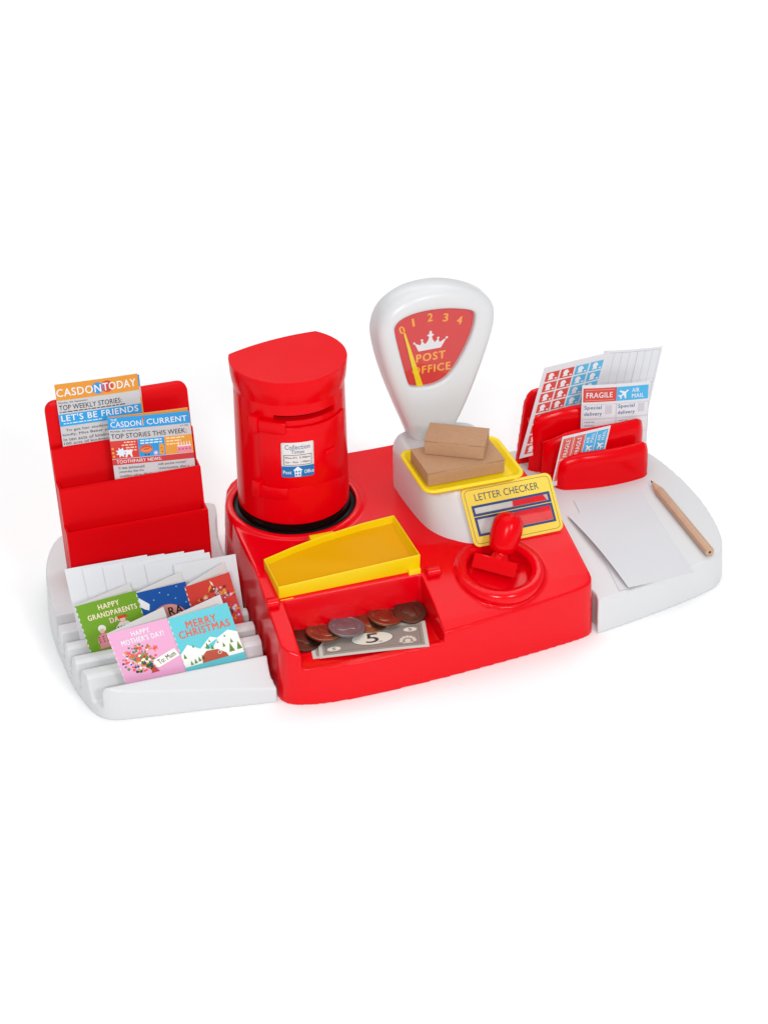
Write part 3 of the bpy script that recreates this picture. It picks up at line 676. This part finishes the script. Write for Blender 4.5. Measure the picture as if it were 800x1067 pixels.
def art_mother(s, W, H):
    s.rect(0, 0, W, H, 'e2a4c8', 1)
    blocks(s, 'HAPPY', W*.37, H*.83, W*.30, H*.10, INKW); blocks(s, "MOTHER'S DAY!", W*.17, H*.69, W*.70, H*.11, INKW)
    rr = random.Random(3)
    for i in range(9):
        a = radians(70+i*9); s.poly([(W*.50, H*.05), (W*.56, H*.05), (W*.40+.9*cos(a)*1.2, H*.36+.5*sin(a)), (W*.38+.9*cos(a)*1.2, H*.36+.5*sin(a))], '5f8a3c', 2)
    for i in range(120):
        a = rr.uniform(0, 2*pi); q = sqrt(rr.random()); u = W*.37+q*W*.30*cos(a); v = H*.37+q*H*.28*sin(a)
        c = rr.choice(['e4574a', 'e4574a', 'f2efe6', 'f2efe6', '2f4a7c', 'd79a3e', '4f7f46', 'c9803a']); s.disc(u, v, rr.uniform(.05, .12), c, 3+i % 2, n=8)
    for q in ((.22, .52), (.42, .56), (.33, .36), (.66, .50), (.27, .46)):
        s.poly([(W*q[0]+(.26 if i % 2 else .1)*cos(i*pi/5), H*q[1]+(.26 if i % 2 else .1)*sin(i*pi/5)) for i in range(10)], 'e45a48', 5)
    s.poly([(W*.46, H*.02), (W*.60, H*.02), (W*.56, H*.12), (W*.50, H*.12)], 'b8443a', 4)
    c = Vector((W*.77, H*.24)); a = radians(17)
    def rot(x, y): return (c.x+x*cos(a)-y*sin(a), c.y+x*sin(a)+y*cos(a))
    s.poly([rot(-1.0, -.2), rot(-.85, -.36), rot(.95, -.36), rot(.95, .36), rot(-.85, .36), rot(-1.0, .2)], 'efece2', 5)
    p = rot(-.68, -.2); s.text('To: Mum', p[0], p[1], 1.45, .42, INK, 6, .02, 17)
def art_xmas(s, W, H):
    s.rect(0, 0, W, H, '63c3cf', 1)
    blocks(s, 'MERRY', W*.25, H*.72, W*.50, H*.14, 'd9614a'); blocks(s, 'CHRISTMAS', W*.09, H*.56, W*.84, H*.14, 'd9614a')
    s.poly([(0, 0), (0, H*.26), (W*.16, H*.42), (W*.34, H*.28), (W*.55, H*.46), (W*.66, H*.40), (W*.86, H*.50), (W, H*.42), (W, 0)], 'efeee8', 2)
    s.poly([(W*.40, H*.28), (W*.46, H*.22), (W*.55, H*.25), (W*.66, H*.39), (W*.62, H*.38)], '63c3cf', 3)
    rr = random.Random(5)
    for u, v, q in ((.06, .17, .10), (.46, .25, .12), (.53, .21, .1), (.82, .07, .17), (.95, .08, .16), (.72, .2, .09), (.86, .24, .09), (.2, .03, .1), (.27, .05, .1), (.33, .07, .1), (.13, .02, .09), (.52, .36, .06), (.78, .38, .06), (.24, .34, .06), (.64, .3, .06)):
        s.poly([(W*(u-q*.28), H*v), (W*(u+q*.28), H*v), (W*u, H*(v+q))], '5d8a3a', 4)
    s.poly([(W*.30, 0), (W*.33, H*.13), (W*.42, H*.21), (W*.60, H*.19), (W*.72, H*.08), (W*.74, 0)], 'b4503c', 4)
    s.disc(W*.62, H*.12, .15, 'e8c8a8', 5, n=12).disc(W*.62, H*.12, .08, '3a2a28', 6, n=10)
def art_grand(s, W, H):
    s.rect(0, 0, W, H, '6f9f24', 1)
    blocks(s, 'HAPPY', W*.35, H*.80, W*.34, H*.11, 'f0e2c0'); blocks(s, 'GRANDPARENTS', W*.14, H*.63, W*.80, H*.11, 'f0e2c0'); blocks(s, 'DAY!', W*.46, H*.47, W*.24, H*.11, 'f0c8c0')
    n0_ = len(s.items)
    # two little round-headed figures, one white haired in pink, one with red cap and checked top
    s.disc(W*.40, H*.30, .30, 'e6e4e0', 3, n=16).disc(W*.39, H*.25, .2, 'e8b8a8', 4, n=14)
    s.poly([(W*.27, 0), (W*.30, H*.16), (W*.38, H*.2), (W*.5, H*.17), (W*.53, 0)], 'd88c94', 3)
    for i in range(12): s.disc(W*(.31+.065*(i % 4)), H*(.03+.05*(i//4)), .06, '8c2f3c', 5, n=8)
    s.poly([(W*.62, 0), (W*.62, H*.24), (W*.7, H*.33), (W*.82, H*.33), (W*.9, H*.24), (W*.9, 0)], 'ebe6de', 3)
    for i in range(15): s.rect(W*(.64+.05*(i % 5)), H*(.05+.075*(i//5)), W*(.67+.05*(i % 5)), H*(.10+.075*(i//5)), '5a4038', 4)
    s.disc(W*.76, H*.37, .22, 'e8c0a8', 4, n=14); s.poly([(W*.68, H*.40), (W*.70, H*.47), (W*.83, H*.47), (W*.85, H*.41)], 'c9432f', 5)
    s.disc(W*.08, H*.04, .09, 'e8b070', 3, n=8)
    s.items = s.items[:n0_]+[([(u-W*.10, v+H*.11) for u, v in vs], fs, mi, ly) for vs, fs, mi, ly in s.items[n0_:]]
    s.rect(W*.12, 0, W*.85, H*.11, '6f9f24', 6).poly([(W*.17, 0), (W*.2, H*.12), (W*.4, H*.12), (W*.43, 0)], 'd88c94', 7).rect(W*.52, 0, W*.80, H*.12, 'ebe6de', 7)
def art_blue(s, W, H):
    s.rect(0, 0, W, H, '0f4f9e', 1)
    s.disc(W*.50, H*.28, W*.38, 'c9807a', 2, n=40).disc(W*.52, H*.31, W*.34, 'd08e86', 3, n=40)
    s.poly([(W*.02, H*.9), (W*.1, H*.82), (W*.2, H*.72), (W*.16, H*.6), (W*.08, H*.64), (W*.02, H*.7)], 'e4e6ea', 2)
    s.text('RA', W*.52, H*.40, W*.28, H*.17, INK, 4, .05)
    for u, v in ((.45, .9), (.8, .95), (.72, .72), (.3, .78), (.9, .6), (.6, .82)): s.disc(W*u, H*v, .05, 'a8c4e6', 2, n=8)
def art_red(s, W, H):
    s.rect(0, 0, W, H, 'cf3f34', 1)
    rr = random.Random(11)
    for i in range(130):
        u = rr.uniform(.06, .96); v = rr.uniform(.02, .97)
        if v > .62+.33*(1-abs(u-.62)*1.9): continue
        c = rr.choice(['e2a23c', 'e2a23c', 'b65a9c', 'd88cc0', 'f0e4d0', '6a3a30', 'd8c0d0', '4a3440']); q = rr.uniform(.09, .2)
        if rr.random() < .5:
            a0 = rr.uniform(0, 6)
            s.poly([(W*u+q*(1.25 if i2 % 2 else .55)*cos(a0+i2*pi/6), H*v+q*(1.25 if i2 % 2 else .55)*sin(a0+i2*pi/6)) for i2 in range(12)], c, 2+i % 3)
        elif rr.random() < .5:
            a0 = rr.uniform(0, 6); d = Vector((cos(a0), sin(a0)))*q*2.2; e = Vector((-sin(a0), cos(a0)))*q*.5; p = Vector((W*u, H*v))
            s.poly([tuple(p-d), tuple(p+e), tuple(p+d), tuple(p-e)], c, 2+i % 3)
        else: s.disc(W*u, H*v, q, c, 2+i % 3, n=9).disc(W*u, H*v, q*.4, 'f4e8d8', 5, n=7)
def ext(top, bot, z):
    """carry an edge on down to height z"""
    t, b = Vector(top), Vector(bot); return tuple(t+(b-t)*((t.z-z)/(t.z-b.z)))
def put(tl, tr, bl, leaf, art, label, zb=1.75):
    B = Vector(ext(tl, bl, zb)); U = Vector(tr)-Vector(tl)
    card(tuple(B), tuple(B+U), tl, leaf, art, label, (Vector(bl)-B).length)
put((-24.83, 3.87, 6.57), (-20.32, 3.95, 6.91), (-24.01, 2.90, 2.70), (-20.27, 5.31, 6.92), art_mother, "pink greeting card reading HAPPY MOTHER'S DAY with bunch of flowers")
put((-20.29, 3.93, 6.83), (-15.71, 4.02, 7.18), (-19.43, 2.92, 2.80), (-15.93, 5.35, 7.03), art_xmas, 'turquoise greeting card reading MERRY CHRISTMAS with snowy mountains')
put((-26.42, 8.15, 6.49), (-21.75, 8.24, 6.85), (-25.76, 7.22, 2.75), (-21.93, 9.58, 6.61), art_grand, 'green greeting card reading HAPPY GRANDPARENTS DAY with two figures')
put((-21.77, 8.2, 6.62), (-17.91, 8.22, 6.80), (-21.15, 7.2, 2.7), (-17.95, 9.64, 6.75), art_blue, 'dark blue greeting card with a pink planet, behind the pink card')
put((-18.05, 8.09, 6.40), (-14.48, 8.25, 6.89), (-17.38, 7.15, 2.5), (-14.53, 9.68, 6.85), art_red, 'red greeting card covered in small flowers')

# ================================================================== label sheets
BLUEL = '5cb4dc'; REDL = 'd24a40'
def stamps_art(s, W, H):
    nC, nR = 4, 8
    for r in range(nR):
        for c in range(nC):
            u = .38+c*(W-.6)/nC; v = H-.45-(r+1)*.98
            if v < 0: continue
            w_, h_ = (W-.6)/nC-.15, .84; m = REDL if c < 2 else BLUEL
            s.rect(u, v, u+w_, v+h_, m, 1)
            # a plain head in profile
            cu, cv = u+w_*.45, v+h_*.5
            s.disc(cu-.05, cv+.08, .24, INKW, 2, n=14).poly([(cu-.3, cv-.3), (cu+.2, cv-.3), (cu+.1, cv-.02), (cu-.15, cv)], INKW, 3)
            s.poly([(cu+.12, cv+.16), (cu+.3, cv+.05), (cu+.12, cv-.02)], INKW, 3).rect(u+w_*.74, v+.1, u+w_*.92, v+.22, INKW, 2)
def sheet(name, bl, br, tl, w, h, art, label, cat, bend=0):
    s = Sheet(R(w, h), PAPER, .02); art(s, w, h); f = affine(bl, br, tl, w, h)
    g = (lambda u, v, z: f(u, v, z)+Vector((0, bend*(2*u/w-1)**2, 0))) if bend else f
    return tag(s.build(name, g, None, .9 if bend else None), label, cat, 'label sheets in the red letter holder')
sheet('stamp_sheet', (14.55, 20.18, 4.5), (20.65, 20.22, 4.95), (16.78, 20.84, 12.77), 6.1, 8.6, stamps_art, 'sheet of red and blue postage stamps sticking out at the left of the red holder', 'stamp sheet')
def blank_art(s, W, H):
    for v in (H-.25, H-3.35, H-6.2): s.rect(.2, v, W-.2, v+.035, 'a8acb8', 1)
    s.rect(.2, H-3.0, W-.2, H-2.975, 'b8bcc4', 1)
    for i in range(8):
        u = .25+i*(W-.5)/7; s.rect(u, .3, u+.03, H-.25, ('8c9098' if i in (4,) else 'b0b4c0'), 2)
sheet('label_sheet', (20.95, 20.36, 5.2), (26.6, 20.36, 4.7), (22.49, 21.03, 13.27), 5.9, 8.3, blank_art, 'blank white label sheet ruled into columns, tallest at the right', 'label sheet', .15)
def frag_art(s, W, H):
    T = H
    s.rect(.12, T-1.62, W*.5, T-.30, 'd04a40', 1).rect(W*.5, T-1.62, W-.12, T-.30, '4aaede', 1)
    s.rect(.28, T-.50, W*.47, T-.46, 'e8a090', 2).rect(.28, T-1.48, W*.47, T-1.44, 'e8a090', 2)
    s.text('FRAGILE', .42, T-1.22, 2.45, .50, INKW, 2, .03)
    plane(s, W*.5+.72, T-.96, .56, 38)
    s.text('AIR', W*.5+1.5, T-.88, .72, .38, INKW, 2, .03).text('MAIL', W*.5+1.5, T-1.42, 1.2, .38, INKW, 2, .03)
    for j in (0, 1):
        u = .12+j*(W*.5-.06); s.frame(u, T-3.2, u+W*.5-.1, T-1.85, .03, 'b0a8b4', 1).frame(u, T-4.7, u+W*.5-.1, T-3.25, .03, 'b0a8b4', 1)
        s.text('Special', u+.15, T-2.40, 1.6, .44, '565f92', 2, .03).text('delivery', u+.15, T-3.0, 1.65, .44, '565f92', 2, .03)
        s.rect(u+2.1, T-2.8, u+2.75, T-1.98, 'c8c4cc', 1)
        s.text('read my', u+.2, T-3.62, .95, .2, '565f92', 2, .03).text('delivery', u+.2, T-3.95, .95, .2, '565f92', 2, .03).lines(u+.2, T-4.4, u+1.2, T-4.1, 1, '565f92', 2)
def plane(s, cu, cv, r, rot):
    c, sn = cos(radians(rot)), sin(radians(rot))
    p = [(1, 0), (.88, .12), (.35, .14), (-.15, .85), (-.38, .85), (-.12, .14), (-.6, .12), (-.82, .4), (-1, .4), (-.86, 0), (-1, -.4), (-.82, -.4), (-.6, -.12), (-.12, -.14), (-.38, -.85), (-.15, -.85), (.35, -.14), (.88, -.12)]
    s.poly([(cu+r*(x*c-y*sn), cv+r*(x*sn+y*c)) for x, y in p], INKW, 2)
sheet('label_sheet', (19.55, 18.42, 5.2), (26.0, 18.4, 4.5), (19.63, 19.03, 11.43), 6.5, 6.3, frag_art, 'label sheet reading FRAGILE, AIR MAIL and Special delivery standing in the middle slot', 'label sheet', .12)
def frag2_art(s, W, H):
    q = W/4; 
    for i in range(4):
        u0 = .14+i*(W-.22)/4; u1 = u0+(W-.22)/4-.07; m = 'cf4a40' if i < 2 else '4aaede'
        for b in (0, 1):
            v0 = H-.18-(b+1)*2.05; v1 = v0+1.97
            s.rect(u0, v0, u1, v1, m, 1)
            if i < 2:
                s.frame(u0+.08, v0+.08, u1-.08, v1-.08, .04, 'eaa090', 2); s.text('FRAGILE', u1-.30, v0+.2, 1.58, .40, INKW, 3, .03, 90)
            else:
                plane(s, (u0+u1)/2, v0+.50, .42, 128); s.text('AIR', u1-.58, v0+1.0, .6, .28, INKW, 2, .03, 90).text('MAIL', u1-.18, v0+1.0, .85, .28, INKW, 2, .03, 90)
sheet('label_sheet', (16.22, 16.86, 3.26), (20.72, 16.88, 3.54), (17.18, 17.23, 7.87), 4.5, 4.75, frag2_art, 'small sheet of sideways FRAGILE and AIR MAIL stickers in the front slot', 'label sheet')

# ================================================================== writing paper and pencil
def paper(quad, lift, label):
    """quad: front left, front right, back right, back left on the desk; lift raises the left edge"""
    A, B, C_, D = [Vector(q) for q in quad]
    bm = bmesh.new(); n = 24; tops = []; bots = []
    for j in range(n+1):
        for i in range(n+1):
            u, v = i/n, j/n
            p = (A*(1-u)+B*u)*(1-v)+(D*(1-u)+C_*u)*v
            z = 3.03+lift*(1-u)**3*(.25+1.0*sin(pi*min(1, v*.9+.1))**1) + .02*sin(3*u+2*v)
            tops.append(bm.verts.new((p.x, p.y, z+.022))); bots.append(bm.verts.new((p.x, p.y, z)))
    w_ = n+1
    for j in range(n):
        for i in range(n):
            a = j*w_+i; bm.faces.new((tops[a], tops[a+1], tops[a+w_+1], tops[a+w_])); bm.faces.new((bots[a], bots[a+w_], bots[a+w_+1], bots[a+1]))
    for i in range(n):
        for a, b in ((i, i+1), (n*w_+i, n*w_+i+1), (i*w_, (i+1)*w_), (i*w_+n, (i+1)*w_+n)):
            bm.faces.new((tops[a], tops[b], bots[b], bots[a]))
    o = from_bm('paper_sheet', bm, PAPERB, None, angle=30); return tag(o, label, 'paper', 'blank white paper sheets on the right wing')
paper([(15.3, 1.15), (21.5, 1.75), (23.5, 14.0), (17.3, 14.5)], .0, 'lower blank sheet of paper, peeping out at the back corner')
o = paper([(16.0, 1.05), (22.05, 1.55), (23.3, 13.3), (15.75, 12.3)], .38, 'top blank sheet of paper with its left edge lifting')
for v in o.data.vertices: v.co.z += .035*S
pc = thing('pencil', 'short sharpened pencil of bare wood lying on the white wing beside the paper', 'pencil', (24.4, 3.2, 3.45))
WOOD = mat('pencil_wood', (0.53, 0.335, 0.22), .5, .4, bump=.15, bscale=500, var=.12, vscale=90)
WOODL = mat('pencil_cut_wood', (0.62, 0.40, 0.26), .65, .25, bump=.2, bscale=700, var=.1, vscale=300)
LEAD = mat('pencil_lead', (0.03, 0.03, 0.035), .4, .5)
A = Vector((24.35, 3.25, 3.39)); B = Vector((24.75, 14.85, 3.33)); D = (B-A).normalized(); X = D.cross(Vector((0, 0, 1))).normalized(); Z = X.cross(D)
Lp = (B-A).length
def ring(t, r, n=24, hexa=True):
    out = []
    for i in range(n):
        a = 2*pi*i/n+.2; rr_ = r
        if hexa: h = (a+pi/6) % (pi/3)-pi/6; rr_ = r*(.965/ max(.9, cos(h)))
        out.append(A+D*t+X*(rr_*cos(a))+Z*(rr_*sin(a)))
    return out
bm = bmesh.new(); loft(bm, [ring(0, .36), ring(.03, .385), ring(Lp-1.75, .385), ring(Lp-1.7, .375)]); from_bm('shaft', bm, WOOD, pc, angle=25)
bm = bmesh.new(); loft(bm, [ring(Lp-1.7, .37), ring(Lp-.45, .13, hexa=False)]); from_bm('sharpened_cone', bm, WOODL, pc)
bm = bmesh.new(); loft(bm, [ring(Lp-.46, .125, hexa=False), ring(Lp, .03, hexa=False)]); from_bm('lead', bm, LEAD, pc)
bm = bmesh.new(); loft(bm, [ring(-.012, .12, hexa=False), ring(.01, .12, hexa=False)]); from_bm('lead_end', bm, LEAD, pc)
